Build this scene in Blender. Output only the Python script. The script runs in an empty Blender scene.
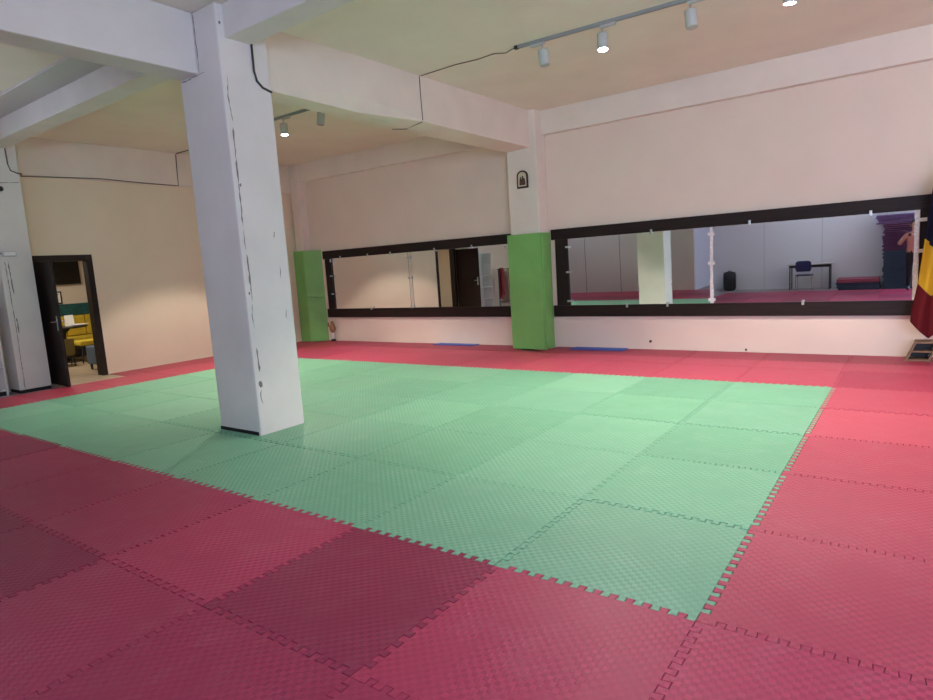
import bpy, bmesh, math, random
from mathutils import Vector, Matrix, Euler
R = random.Random(7)
PI = math.pi
SC = bpy.context.scene
COL = SC.collection

# ------------------------------------------------------------------ materials
def new_mat(name):
    m = bpy.data.materials.new(name); m.use_nodes = True
    nt = m.node_tree
    return m, nt, nt.nodes['Principled BSDF']

def N(nt, t, **kw):
    n = nt.nodes.new(t)
    for k, v in kw.items():
        setattr(n, k, v)
    return n

def L(nt, a, b): nt.links.new(a, b)

def mth(nt, op, a, b=None):
    n = N(nt, 'ShaderNodeMath', operation=op)
    for i, v in enumerate((a, b)):
        if v is None: continue
        if isinstance(v, (int, float)): n.inputs[i].default_value = v
        else: L(nt, v, n.inputs[i])
    return n.outputs[0]

def plain(name, col, rough=0.6, metal=0.0, spec=0.5, emit=None, es=0.0, var=0.0, vscale=6.0, bump=0.0, bscale=120.0):
    m, nt, b = new_mat(name)
    b.inputs['Base Color'].default_value = (*col, 1)
    b.inputs['Roughness'].default_value = rough
    b.inputs['Metallic'].default_value = metal
    b.inputs['Specular IOR Level'].default_value = spec
    if emit:
        b.inputs['Emission Color'].default_value = (*emit, 1); b.inputs['Emission Strength'].default_value = es
    tc = N(nt, 'ShaderNodeTexCoord')
    if var:
        ns = N(nt, 'ShaderNodeTexNoise'); ns.inputs['Scale'].default_value = vscale; ns.inputs['Detail'].default_value = 6
        L(nt, tc.outputs['Object'], ns.inputs['Vector'])
        mr = N(nt, 'ShaderNodeMapRange'); mr.inputs[1].default_value = .3; mr.inputs[2].default_value = .7
        mr.inputs[3].default_value = 1 - var; mr.inputs[4].default_value = 1 + var
        L(nt, ns.outputs['Fac'], mr.inputs[0])
        mx = N(nt, 'ShaderNodeMix', data_type='RGBA', blend_type='MULTIPLY'); mx.inputs[0].default_value = 1
        mx.inputs[6].default_value = (*col, 1); L(nt, mr.outputs[0], mx.inputs[7]); L(nt, mx.outputs[2], b.inputs['Base Color'])
    if bump:
        n2 = N(nt, 'ShaderNodeTexNoise'); n2.inputs['Scale'].default_value = bscale; n2.inputs['Detail'].default_value = 3
        L(nt, tc.outputs['Object'], n2.inputs['Vector'])
        bp = N(nt, 'ShaderNodeBump'); bp.inputs['Strength'].default_value = bump; bp.inputs['Distance'].default_value = .004
        L(nt, n2.outputs['Fac'], bp.inputs['Height']); L(nt, bp.outputs[0], b.inputs['Normal'])
    return m

def foam(name, stain, rough=0.46):
    """EVA foam: colour from the object's own colour, blotchy wear, raised lozenge grain."""
    m, nt, b = new_mat(name)
    oi = N(nt, 'ShaderNodeObjectInfo'); tc = N(nt, 'ShaderNodeTexCoord')
    ns = N(nt, 'ShaderNodeTexNoise'); ns.inputs['Scale'].default_value = 2.2; ns.inputs['Detail'].default_value = 8; ns.inputs['Roughness'].default_value = .65
    add = N(nt, 'ShaderNodeVectorMath', operation='ADD'); L(nt, tc.outputs['Object'], add.inputs[0]); L(nt, oi.outputs['Location'], add.inputs[1])
    L(nt, add.outputs[0], ns.inputs['Vector'])
    mr = N(nt, 'ShaderNodeMapRange'); mr.inputs[1].default_value = .35; mr.inputs[2].default_value = .7; mr.inputs[3].default_value = .9; mr.inputs[4].default_value = 1.12
    L(nt, ns.outputs['Fac'], mr.inputs[0])
    mx = N(nt, 'ShaderNodeMix', data_type='RGBA', blend_type='MULTIPLY'); mx.inputs[0].default_value = 1
    L(nt, oi.outputs['Color'], mx.inputs[6]); L(nt, mr.outputs[0], mx.inputs[7])
    n3 = N(nt, 'ShaderNodeTexNoise'); n3.inputs['Scale'].default_value = 5; n3.inputs['Detail'].default_value = 9; n3.inputs['Roughness'].default_value = .7
    L(nt, add.outputs[0], n3.inputs['Vector'])
    mr3 = N(nt, 'ShaderNodeMapRange'); mr3.inputs[1].default_value = .5; mr3.inputs[2].default_value = .85; mr3.inputs[3].default_value = 0; mr3.inputs[4].default_value = .14
    L(nt, n3.outputs['Fac'], mr3.inputs[0])
    m2 = N(nt, 'ShaderNodeMix', data_type='RGBA'); L(nt, mr3.outputs[0], m2.inputs[0]); L(nt, mx.outputs[2], m2.inputs[6]); m2.inputs[7].default_value = (*stain, 1)
    sep = N(nt, 'ShaderNodeSeparateXYZ'); L(nt, tc.outputs['Object'], sep.inputs[0])
    k = 2 * PI / .050
    a = mth(nt, 'SINE', mth(nt, 'MULTIPLY', sep.outputs[0], k))
    c = mth(nt, 'SINE', mth(nt, 'MULTIPLY', sep.outputs[1], k))
    h = mth(nt, 'MULTIPLY', a, c)
    hh = N(nt, 'ShaderNodeMapRange'); hh.inputs[1].default_value = -.25; hh.inputs[2].default_value = .35; L(nt, h, hh.inputs[0])
    # grain worn smooth in patches
    wear = N(nt, 'ShaderNodeMapRange'); wear.inputs[1].default_value = .38; wear.inputs[2].default_value = .62; wear.inputs[3].default_value = .25; wear.inputs[4].default_value = 1
    L(nt, ns.outputs['Fac'], wear.inputs[0])
    hw = mth(nt, 'MULTIPLY', hh.outputs[0], wear.outputs[0])
    # raised cells of the grain get a darker colour
    d = N(nt, 'ShaderNodeMapRange'); d.inputs[3].default_value = 1.0; d.inputs[4].default_value = .76; L(nt, hw, d.inputs[0])
    m3 = N(nt, 'ShaderNodeMix', data_type='RGBA', blend_type='MULTIPLY'); m3.inputs[0].default_value = 1
    L(nt, m2.outputs[2], m3.inputs[6]); L(nt, d.outputs[0], m3.inputs[7]); L(nt, m3.outputs[2], b.inputs['Base Color'])
    bp = N(nt, 'ShaderNodeBump'); bp.inputs['Strength'].default_value = .6; bp.inputs['Distance'].default_value = .003
    L(nt, hw, bp.inputs['Height']); L(nt, bp.outputs[0], b.inputs['Normal'])
    b.inputs['Roughness'].default_value = rough; b.inputs['Specular IOR Level'].default_value = .2
    return m

def wood(name, c1, c2, scale=(1, 14, 14), rough=.45):
    m, nt, b = new_mat(name)
    tc = N(nt, 'ShaderNodeTexCoord'); mp = N(nt, 'ShaderNodeMapping'); mp.inputs['Scale'].default_value = scale
    L(nt, tc.outputs['Object'], mp.inputs[0])
    ns = N(nt, 'ShaderNodeTexNoise'); ns.inputs['Scale'].default_value = 3; ns.inputs['Detail'].default_value = 6; L(nt, mp.outputs[0], ns.inputs['Vector'])
    cr = N(nt, 'ShaderNodeValToRGB'); cr.color_ramp.elements[0].position = .3; cr.color_ramp.elements[1].position = .7
    cr.color_ramp.elements[0].color = (*c1, 1); cr.color_ramp.elements[1].color = (*c2, 1)
    L(nt, ns.outputs['Fac'], cr.inputs[0]); L(nt, cr.outputs[0], b.inputs['Base Color']); b.inputs['Roughness'].default_value = rough; b.inputs['Specular IOR Level'].default_value = .3
    return m

def planks(name, c1, c2):
    m, nt, b = new_mat(name)
    tc = N(nt, 'ShaderNodeTexCoord'); bt = N(nt, 'ShaderNodeTexBrick')
    bt.inputs['Scale'].default_value = 1; bt.inputs['Brick Width'].default_value = 1.2; bt.inputs['Row Height'].default_value = .18
    bt.inputs['Mortar Size'].default_value = .003; bt.inputs['Color1'].default_value = (*c1, 1); bt.inputs['Color2'].default_value = (*c2, 1)
    bt.inputs['Mortar'].default_value = (.1, .07, .05, 1)
    L(nt, tc.outputs['Object'], bt.inputs['Vector']); L(nt, bt.outputs['Color'], b.inputs['Base Color']); b.inputs['Roughness'].default_value = .4
    return m

def panels(name, col, step, axis, jc=(.12, .11, .11)):
    """painted board wall with thin vertical joints every `step` metres"""
    m, nt, b = new_mat(name)
    tc = N(nt, 'ShaderNodeTexCoord'); sep = N(nt, 'ShaderNodeSeparateXYZ'); L(nt, tc.outputs['Object'], sep.inputs[0])
    f = mth(nt, 'FRACT', mth(nt, 'DIVIDE', sep.outputs[axis], step))
    j = mth(nt, 'LESS_THAN', f, .018 / step)
    mx = N(nt, 'ShaderNodeMix', data_type='RGBA'); L(nt, j, mx.inputs[0]); mx.inputs[6].default_value = (*col, 1); mx.inputs[7].default_value = (*jc, 1)
    L(nt, mx.outputs[2], b.inputs['Base Color']); b.inputs['Roughness'].default_value = .7
    return m

M = {}
M['white'] = plain('white paint', (.74, .71, .68), .75, var=.05, vscale=2.2, bump=.25, bscale=60)
M['ceil'] = plain('ceiling paint', (.82, .76, .66), .85, var=.04, vscale=1.3, bump=.2, bscale=50)
M['wall'] = plain('wall paint', (.80, .67, .57), .75, var=.03, vscale=1.4, bump=.15, bscale=70)
M['wall_warm'] = plain('left wall paint', (.80, .69, .53), .75, var=.03, vscale=1.4, bump=.15, bscale=70)
M['white2'] = plain('warm white paint', (.80, .71, .63), .75, var=.04, vscale=2.2, bump=.25, bscale=60)
M['crack'] = plain('bare plaster crack', (.22, .20, .19), .95)
M['conc'] = plain('bare floor screed', (.33, .34, .34), .8, var=.12, vscale=3)
M['foamg'] = foam('green foam', (.62, .70, .62))
M['foamr'] = foam('red foam', (.55, .34, .36))
M['foamb'] = plain('blue foam', (.03, .09, .42), .6)
M['padg'] = plain('green padding vinyl', (.20, .47, .125), .5, var=.06, vscale=3, bump=.35, bscale=220)
M['wenge'] = wood('dark wenge', (.009, .005, .004), (.024, .013, .010), (1, 1, 26), .55)
M['wenge_v'] = wood('dark wenge upright', (.009, .005, .004), (.024, .013, .010), (26, 26, 1), .55)
M['mirror'] = plain('mirror glass', (.90, .92, .94), .012, 1.0)
M['clip'] = plain('nickel clip', (.62, .61, .58), .35, .9)
M['tape'] = plain('white tape', (.78, .77, .75), .6, var=.18, vscale=30)
M['track'] = plain('grey track', (.30, .31, .30), .45)
M['lampw'] = plain('lamp housing', (.52, .54, .50), .45)
M['lens_on'] = plain('lit lens', (1, 1, 1), .4, emit=(1, .96, .9), es=28)
M['lens_off'] = plain('unlit lens', (.5, .5, .48), .2)
M['cable'] = plain('dark cable', (.05, .045, .04), .6)
M['cableb'] = plain('brown cable', (.16, .12, .09), .6)
M['black'] = plain('black plastic', (.012, .012, .013), .45)
M['plinth'] = plain('black plinth', (.006, .006, .007), .7)
M['grey'] = plain('grey plastic', (.55, .56, .56), .5)
M['steel'] = plain('brushed steel', (.6, .6, .6), .3, 1.0)
M['chrome'] = plain('chrome', (.8, .8, .8), .12, 1.0)
M['fl_b'] = plain('flag blue', (.004, .006, .035), .8)
M['fl_y'] = plain('flag yellow', (.80, .52, .03), .8)
M['fl_r'] = plain('flag red', (.19, .006, .014), .8)
M['pine'] = wood('raw pine', (.15, .085, .05), (.25, .155, .095), (3, 20, 20), .6)
M['gold'] = plain('brass', (.6, .42, .15), .35, .9)
M['icon_bg'] = plain('icon gilt', (.62, .56, .40), .45, var=.2, vscale=30)
M['icon_fig'] = plain('icon robe', (.07, .035, .03), .5)
M['frame_dk'] = plain('dark frame', (.018, .013, .010), .4)
M['brown'] = plain('brown resin', (.30, .15, .075), .5, var=.35, vscale=25)
M['porc'] = plain('white porcelain', (.8, .78, .74), .3)
M['lam'] = plain('white laminate', (.82, .81, .80), .5)
M['planks'] = planks('pale oak planks', (.44, .35, .25), (.38, .29, .20))
M['lounge'] = plain('lounge wall', (.72, .64, .54), .8)
M['teal'] = plain('teal velvet', (.010, .085, .085), .8, var=.3, vscale=20)
M['yellow'] = plain('mustard fabric', (.58, .42, .03), .85, var=.1, vscale=12)
M['olive'] = plain('olive fabric', (.20, .16, .05), .85)
M['darkwood'] = plain('black stained wood', (.010, .008, .007), .4)
M['slate'] = plain('slate blue fabric', (.10, .15, .21), .85)
M['tv'] = plain('tv screen', (.004, .004, .005), .25)
M['paper'] = plain('white paper', (.8, .8, .78), .7)
M['panel_grey'] = panels('grey board wall', (.60, .57, .55), 1.22, 0)
M['panel_blue'] = plain('pale blue wall', (.64, .68, .80), .75)
M['back_wall'] = panels('pale back wall', (.70, .73, .78), 1.6, 0, (.50, .52, .55))
M['bluecloth'] = plain('navy plastic', (.012, .018, .10), .55)
M['pink'] = plain('pink towel', (.62, .42, .44), .9)
M['redcloth'] = plain('red cloth', (.30, .03, .04), .9)
M['skin'] = plain('skin', (.58, .33, .25), .55)
M['tshirt'] = plain('salmon shirt', (.50, .22, .19), .85)
M['trousers'] = plain('black trousers', (.012, .012, .015), .9)
M['hair'] = plain('dark hair', (.02, .014, .01), .6)
M['stk_b'] = plain('dark blue foam', (.045, .085, .14), .7)
M['stk_p'] = plain('plum foam', (.13, .045, .12), .7)
M['stk_v'] = plain('violet foam', (.22, .14, .38), .6)
M['stk_r'] = plain('dull red foam', (.33, .07, .12), .7)
M['winframe'] = plain('window frame', (.7, .7, .7), .5)

# ------------------------------------------------------------------ mesh helpers
def link(name, bm, mat, parent=None, smooth=False, loc=None):
    me = bpy.data.meshes.new(name)
    bmesh.ops.recalc_face_normals(bm, faces=bm.faces[:])
    bm.to_mesh(me); bm.free()
    for mm in (mat if isinstance(mat, (list, tuple)) else [mat]): me.materials.append(M[mm] if isinstance(mm, str) else mm)
    if smooth:
        for p in me.polygons: p.use_smooth = True
    o = bpy.data.objects.new(name, me); COL.objects.link(o)
    if parent is not None:
        o.parent = parent
        # geometry is written in world coordinates: undo the parent's place
        o.matrix_parent_inverse = parent.matrix_basis.inverted()
    elif loc is not None:
        v = Vector(loc); me.transform(Matrix.Translation(-v)); o.location = v
    return o

def box(bm, a, b, bev=0.0, mi=0):
    x0, x1 = sorted((a[0], b[0])); y0, y1 = sorted((a[1], b[1])); z0, z1 = sorted((a[2], b[2]))
    vs = [bm.verts.new((x, y, z)) for z in (z0, z1) for x, y in ((x0, y0), (x1, y0), (x1, y1), (x0, y1))]
    fs = [bm.faces.new([vs[i] for i in q]) for q in ((3, 2, 1, 0), (4, 5, 6, 7), (0, 1, 5, 4), (1, 2, 6, 5), (2, 3, 7, 6), (3, 0, 4, 7))]
    for f in fs: f.material_index = mi
    if bev:
        es = list({e for f in fs for e in f.edges})
        bmesh.ops.bevel(bm, geom=es, offset=bev, segments=2, affect='EDGES', profile=.6)
    return vs

def B(*boxes, bev=0.0):
    bm = bmesh.new()
    for a, b in boxes: box(bm, a, b, bev)
    return bm

def frame_of(d):
    d = d.normalized(); up = Vector((0, 0, 1)) if abs(d.z) < .95 else Vector((1, 0, 0))
    s = d.cross(up).normalized(); return s, s.cross(d).normalized()

def tube(bm, pts, r, n=8, cap=True):
    pts = [Vector(p) for p in pts]; rings = []
    for i, p in enumerate(pts):
        d = (pts[min(i + 1, len(pts) - 1)] - pts[max(i - 1, 0)])
        s, u = frame_of(d); rr = r[i] if isinstance(r, (list, tuple)) else r
        rings.append([bm.verts.new(p + (s * math.cos(2 * PI * k / n) + u * math.sin(2 * PI * k / n)) * rr) for k in range(n)])
    for i in range(len(pts) - 1):
        for k in range(n):
            bm.faces.new([rings[i][k], rings[i][(k + 1) % n], rings[i + 1][(k + 1) % n], rings[i + 1][k]])
    if cap:
        bm.faces.new(rings[0][::-1]); bm.faces.new(rings[-1])

def lathe(bm, prof, c, n=24):
    rings = []
    for r, z in prof:
        rings.append([bm.verts.new((c[0] + r * math.cos(2 * PI * k / n), c[1] + r * math.sin(2 * PI * k / n), c[2] + z)) for k in range(n)])
    for i in range(len(rings) - 1):
        for k in range(n):
            bm.faces.new([rings[i][k], rings[i][(k + 1) % n], rings[i + 1][(k + 1) % n], rings[i + 1][k]])
    bm.faces.new(rings[0][::-1]); bm.faces.new(rings[-1])

def prism(bm, poly, f0, f1, mi=0):
    """poly: list of 2D points; f0, f1 map a 2D point to the two end faces"""
    a = [bm.verts.new(f0(p)) for p in poly]; b = [bm.verts.new(f1(p)) for p in poly]
    fs = [bm.faces.new(a[::-1]), bm.faces.new(b)]
    n = len(poly)
    for i in range(n): fs.append(bm.faces.new([a[i], a[(i + 1) % n], b[(i + 1) % n], b[i]]))
    for f in fs: f.material_index = mi

def tag(o, label=None, cat=None, group=None, kind=None):
    if label: o['label'] = label
    if cat: o['category'] = cat
    if group: o['group'] = group
    if kind: o['kind'] = kind
    return o

def empty(name, loc, label=None, cat=None, group=None, kind=None, rz=0.0):
    o = bpy.data.objects.new(name, None); COL.objects.link(o); o.location = loc; o.rotation_euler = (0, 0, rz); o.empty_display_size = .1
    o.matrix_basis = Matrix.Translation(Vector(loc)) @ Matrix.Rotation(rz, 4, 'Z')
    return tag(o, label, cat, group, kind)

def struct(name, bm, mat, parent=None, label=None, cat=None):
    o = link(name, bm, mat, parent)
    if parent is None: tag(o, label, cat, None, 'structure')
    return o

def copy_tree(o, parent=None):
    c = o.copy(); COL.objects.link(c)
    if parent is not None: c.parent = parent
    for ch in list(o.children): copy_tree(ch, c)
    return c

ORD = ['', 'first', 'second', 'third', 'fourth', 'fifth', 'sixth', 'seventh', 'eighth', 'ninth', 'tenth', 'eleventh', 'twelfth']

# ------------------------------------------------------------------ camera
cam = bpy.data.cameras.new('camera'); co = bpy.data.objects.new('camera', cam); COL.objects.link(co)
co.location = (.6914761, -2.4759737, 1.5181536)
co.rotation_euler = (1.43528378, .06244944, .6222974883)
cam.sensor_width = 36; cam.sensor_fit = 'HORIZONTAL'; cam.lens = 624.0943 * 36 / 933; cam.clip_start = .05; cam.clip_end = 200
SC.camera = co

# ------------------------------------------------------------------ room shell
CE = 3.97          # ceiling
XL, XR = -10.92, 6.9
YF, YB, YP = 7.22, -4.9, -2.45      # mirror wall, back wall, partition wall
struct('floor', B(((XL - .15, YB - .15, -.15), (XR + .15, YF + .15, -.022))), 'conc')
struct('ceiling', B(((XL - .15, YB - .15, CE), (XR + .15, YF + .15, CE + .15))), 'ceil')
struct('wall_far', B(((XL - .15, YF, -.15), (XR + .15, YF + .15, CE))), 'wall')
# left wall with the doorway (y 1.78 .. 2.52 clear, z 2.03)
DY0, DY1, DZ = 1.74, 2.60, 2.07
struct('wall_left', B(((XL - .15, YP, -.15), (XL, DY0, CE)), ((XL - .15, DY1, -.15), (XL, YF, CE)), ((XL - .15, DY0, DZ), (XL, DY1, CE)), ((XL - .15, DY0, -.15), (XL, DY1, -.022))), 'wall_warm')
struct('wall_partition', B(((XL - .15, YP - .12, -.022), (-4.98, YP, CE))), 'panel_grey')
struct('wall_side', B(((-5.1, YB, -.022), (-4.98, YP - .121, 3.425))), 'panel_blue')
# back wall with window opening
WX0, WX1, WZ0, WZ1 = 1.9, 6.3, .95, 3.1
struct('wall_back', B(((-5.1, YB - .15, -.022), (WX0, YB, CE)), ((WX1, YB - .15, -.022), (XR + .15, YB, CE)), ((WX0, YB - .15, -.022), (WX1, YB, WZ0)), ((WX0, YB - .15, WZ1), (WX1, YB, CE))), 'back_wall')
struct('wall_right', B(((XR, YB, -.022), (XR + .15, YF, CE))), 'white')
def window_x(name, x0, x1, y, z0, z1, n):
    bm = bmesh.new(); t = .06
    box(bm, (x0, y - .1, z0), (x1, y - .04, z0 + t)); box(bm, (x0, y - .1, z1 - t), (x1, y - .04, z1))
    for i in range(n + 1):
        x = x0 + (x1 - x0 - t) * i / n; box(bm, (x, y - .1, z0 + t), (x + t, y - .04, z1 - t))
    struct(name, bm, 'winframe')
window_x('window_1', WX0, WX1, YB, WZ0, WZ1, 4)
# beams
BZ, TZ = 3.36, 3.68
bm = bmesh.new(); rings = []
for y, bl, br, mx in ((1.631, -4.90, -4.61, 3.62), (3.0, -4.96, -4.68, 3.53), (4.15, -5.03, -4.87, 3.40), (5.5, -5.05, -4.95, 3.385), (7.12, -5.058, -4.99, 3.38)):
    rings.append([bm.verts.new(q) for q in ((-5.06, y, CE), (-5.06, y, BZ + .05), (bl, y, BZ), (br, y, BZ), (-4.6, y, mx), (-4.6, y, CE))])
for a, b in zip(rings, rings[1:]):
    for k in range(6): bm.faces.new([a[k], a[(k + 1) % 6], b[(k + 1) % 6], b[k]])
bm.faces.new(rings[0]); bm.faces.new(rings[-1][::-1])
struct('beam_centre', bm, 'white2')
struct('beam_near', B(((-5.10, YB, 3.43), (-4.80, 1.094, CE)), bev=.012), 'white')
struct('beam_cross_right', B(((-4.62, 1.17, TZ), (XR, 1.44, CE)), bev=.012), 'white')
struct('beam_cross_left', B(((XL, 1.17, TZ), (-5.116, 1.44, CE)), bev=.012), 'white')
struct('beam_far', B(((XL, 7.095, 3.585), (XR, YF, CE)), bev=.008), 'white2')
struct('beam_left', B(((XL, 1.57, BZ), (XL + .05, 7.09, CE)), bev=.008), 'white2')
struct('trim_1', B(((XL, .80, CE - .03), (-5.11, 1.169, CE - .002))), plain('grey ceiling strip', (.56, .53, .53), .8))  # strip beside the cross beam, greyer than the ceiling around it

struct('trim_2', B(((-4.598, 1.441, CE - .010), (XR - .002, 2.8, CE - .001))), 'ceil')

# pillars
def strip(bm, pts, w, nrm, rr):
    """ragged crack: a thin polygon strip lying on a face (1.5 mm proud)"""
    nrm = Vector(nrm); pts = [Vector(p) for p in pts]
    lo, hi = [], []
    d = (pts[-1] - pts[0]).normalized(); s = d.cross(nrm).normalized()
    n = max(4, int((pts[-1] - pts[0]).length / .035))
    for i in range(n + 1):
        t = i / n * (len(pts) - 1); k = min(int(t), len(pts) - 2); p = pts[k].lerp(pts[k + 1], t - k)
        j = s * rr.uniform(-.004, .004); ww = w * rr.uniform(.15, 1.0) * (0 if i in (0, n) else 1) + .0008
        lo.append(bm.verts.new(p + j - s * ww + nrm * .0015)); hi.append(bm.verts.new(p + j + s * ww + nrm * .0015))
    for i in range(n): bm.faces.new([lo[i], lo[i + 1], hi[i + 1], hi[i]])

px0, px1, py0, py1 = -5.115, -4.445, 1.095, 1.63
pil = empty('pillar', (-4.76, 1.36, 0), 'tall whitewashed square concrete pillar standing on the green mats', 'pillar', None, 'structure')
bm = bmesh.new(); box(bm, (px0, py0, -.022), (px1, py1, CE), .02)
link('pillar_shaft', bm, 'white', pil)
link('plinth', B(((px0 + .002, py0 - .0035, -.021), (px1 - .03, py0 + .004, .034))), 'plinth', pil)
rr = random.Random(3)
E_ = px1
bm = bmesh.new()
for z0, z1, w in ((2.0, 2.9, .009), (2.95, 3.35, .006), (1.30, 1.75, .011), (1.05, 1.28, .006), (.62, .86, .012), (.30, .45, .010), (1.78, 1.98, .006)):
    strip(bm, [(E_, py0 + .055 + rr.uniform(-.01, .012), z0), (E_, py0 + .05 + rr.uniform(-.012, .012), (z0 + z1) / 2), (E_, py0 + .055, z1)], w, (1, 0, 0), rr)
for y, z0, z1 in ((py1 - .12, 1.5, 1.62), (py1 - .1, 1.1, 1.2), (py1 - .15, 1.9, 1.96)):
    strip(bm, [(E_, y, z0), (E_, y + .008, z1)], .006, (1, 0, 0), rr)
strip(bm, [(px0 + .335, py0, 3.44), (px0 + .330, py0, 3.96)], .008, (0, -1, 0), rr)
strip(bm, [(px0 + .02, py0, 3.41), (px1 - .25, py0, 3.425)], .006, (0, -1, 0), rr)
link('paint_crack', bm, 'crack', pil)
bm = bmesh.new()
for (y, z, r0) in ((py0 + .055, .50, .034), (py0 + .04, 1.38, .014), (py0 + .035, 3.80, .015), (py0 + .07, 2.38, .016)):
    vs = [bm.verts.new((E_ + .0018, y + r0 * math.cos(2 * PI * k / 7) * rr.uniform(.5, 1.1), z + r0 * math.sin(2 * PI * k / 7) * rr.uniform(.6, 1.4))) for k in range(7)]
    bm.faces.new(vs)
link('paint_chip', bm, 'crack', pil)

gp = empty('pillar', (-4.78, 7.03, 0), 'engaged wall pillar between the two mirrors', 'pillar', None, 'structure')
gx0, gx1, gy0 = -5.08, -4.45, 6.86
link('pillar_shaft', B(((gx0 + .03, gy0 + .03, -.022), (gx1 - .03, YF, CE)), bev=.015), 'white2', gp)
lp = empty('pillar', (-10.6, 7.1, 0), 'corner wall pillar at the left end of the left mirror', 'pillar', None, 'structure')
link('pillar_shaft', B(((-10.86, 7.0, -.022), (-10.60, YF, CE)), bev=.015), 'white2', lp)
np_ = empty('pillar', (-10.7, 1.35, 0), 'white painted wall pillar beside the open dark door', 'pillar', None, 'structure')
link('pillar_shaft', B(((XL, 1.13, .03), (-10.5, 1.57, CE)), bev=.012), 'white', np_)
link('plinth', B(((XL, 1.145, -.022), (-10.512, 1.56, .03))), 'plinth', np_)
bm = bmesh.new()
strip(bm, [(-10.5, 1.20, .02), (-10.5, 1.21, 1.1), (-10.5, 1.20, 2.0)], .006, (1, 0, 0), rr)
strip(bm, [(-10.5, 1.24, .9), (-10.5, 1.235, 1.15)], .014, (1, 0, 0), rr)
strip(bm, [(-10.5, 1.25, 1.5), (-10.5, 1.24, 2.0)], .010, (1, 0, 0), rr)
strip(bm, [(-10.5, 1.14, 3.16), (-10.5, 1.56, 3.19)], .008, (1, 0, 0), rr)
link('paint_crack', bm, 'crack', np_)
k_ = bmesh.new(); lathe(k_, [(.035, 0), (.04, .02), (.02, .05)], (0, 0, 0), 12)
bmesh.ops.rotate(k_, verts=k_.verts[:], matrix=Matrix.Rotation(PI / 2, 3, 'Y')); bmesh.ops.translate(k_, verts=k_.verts[:], vec=(-10.5, 1.29, 3.08))
tag(link('wall_hook', k_, 'black', None, True), 'small black round knob high on the white pillar beside the door', 'hook')

# green padding round the pillars
t = empty('pillar_pad', (-4.77, gy0, 0), 'bright green vinyl padding wrapped round the pillar between the mirrors', 'padding', 'green pillar padding')
link('pad_front', B(((gx0 - .01, gy0 - .03, .004), (gx1 - .001, gy0 + .028, 1.975)), bev=.008), 'padg', t)
link('pad_side', B(((gx1 - .028, gy0 + .0295, .004), (gx1 + .022, YF - .055, 1.975)), bev=.008), 'padg', t)
t = empty('pillar_pad', (-10.5, 7.0, 0), 'dull green two-piece padding on the corner pillar at the far left', 'padding', 'green pillar padding')
link('pad_front', B(((-10.885, 6.93, .004), (-10.572, 6.985, 2.06)), bev=.008), 'padg', t)
for z0, z1 in ((.004, 1.0), (1.004, 2.06)):
    bm = bmesh.new(); prism(bm, [(-10.57, 6.93), (-10.545, 6.94), (-10.275, YF - .004), (-10.33, YF - .004), (-10.57, 6.985)], lambda p: (p[0], p[1], z0), lambda p: (p[0], p[1], z1)); link('pad_side', bm, 'padg', t)

# ------------------------------------------------------------------ foam mats
XS = [-10.27, -9.25, -8.22, -7.20, -6.12, -5.07, -4.03, -3, -2, -1, 0, 1, 2]
PER = 13
def edge_pts(a, b, horizontal, fixed, flip):
    """interlocking dovetail profile from a to b (both on the same axis) at `fixed`"""
    a, b = a + .04, b - .04; n = max(1, round(abs(b - a) * PER)); st = (b - a) / n; dep = .0185
    out = []
    for i in range(n):
        c0 = a + st * i
        # one period: half a notch down, dovetail tooth up, half a notch down
        for f, s in ((.29, -1), (.24, 1), (.76, 1), (.71, -1)):
            out.append((c0 + st * f, fixed + s * dep * (1 if flip else -1)))
    return out if horizontal else [(q, p) for p, q in out]

def offset_poly(poly, d):
    n = len(poly); res = []
    for i in range(n):
        p0, p1, p2 = Vector(poly[i - 1]), Vector(poly[i]), Vector(poly[(i + 1) % n])
        e1, e2 = (p1 - p0), (p2 - p1)
        if e1.length < 1e-7 or e2.length < 1e-7: res.append((p1.x, p1.y)); continue
        e1.normalize(); e2.normalize()
        n1, n2 = Vector((-e1.y, e1.x)), Vector((-e2.y, e2.x))
        m = n1 + n2; q = m.dot(n1)
        if q < .3: m = n1; q = 1
        v = p1 + m * (d / q); res.append((v.x, v.y))
    return res

def mat_poly(x0, x1, y0, y1, teeth, notch=None):
    """teeth: set of 'S','E','N','W' sides that interlock; notch: list of points spliced into the south (S) or north (N) side"""
    D = .0185
    xa, xb = x0 - D * ('W' in teeth), x1 - D * ('E' in teeth)
    ya, yb = y0 - D * ('S' in teeth), y1 - D * ('N' in teeth)
    P = [(xa, ya)]
    if notch and notch[0] == 'S':
        e = edge_pts(x0, x1, True, y0, True); xm = notch[1][0][0]
        P += [p for p in e if p[0] < xm - .002] + notch[1] + [p for p in e if p[0] > xm + .004]
    elif 'S' in teeth: P += edge_pts(x0, x1, True, y0, True)
    P.append((xb, ya))
    if 'E' in teeth: P += edge_pts(y0, y1, False, x1, True)
    P.append((xb, yb))
    if notch and notch[0] == 'N': P += notch[1]
    elif 'N' in teeth: P += edge_pts(x0, x1, True, y1, True)[::-1]
    P.append((xa, yb))
    if 'W' in teeth: P += edge_pts(y0, y1, False, x0, True)[::-1]
    return P

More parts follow.
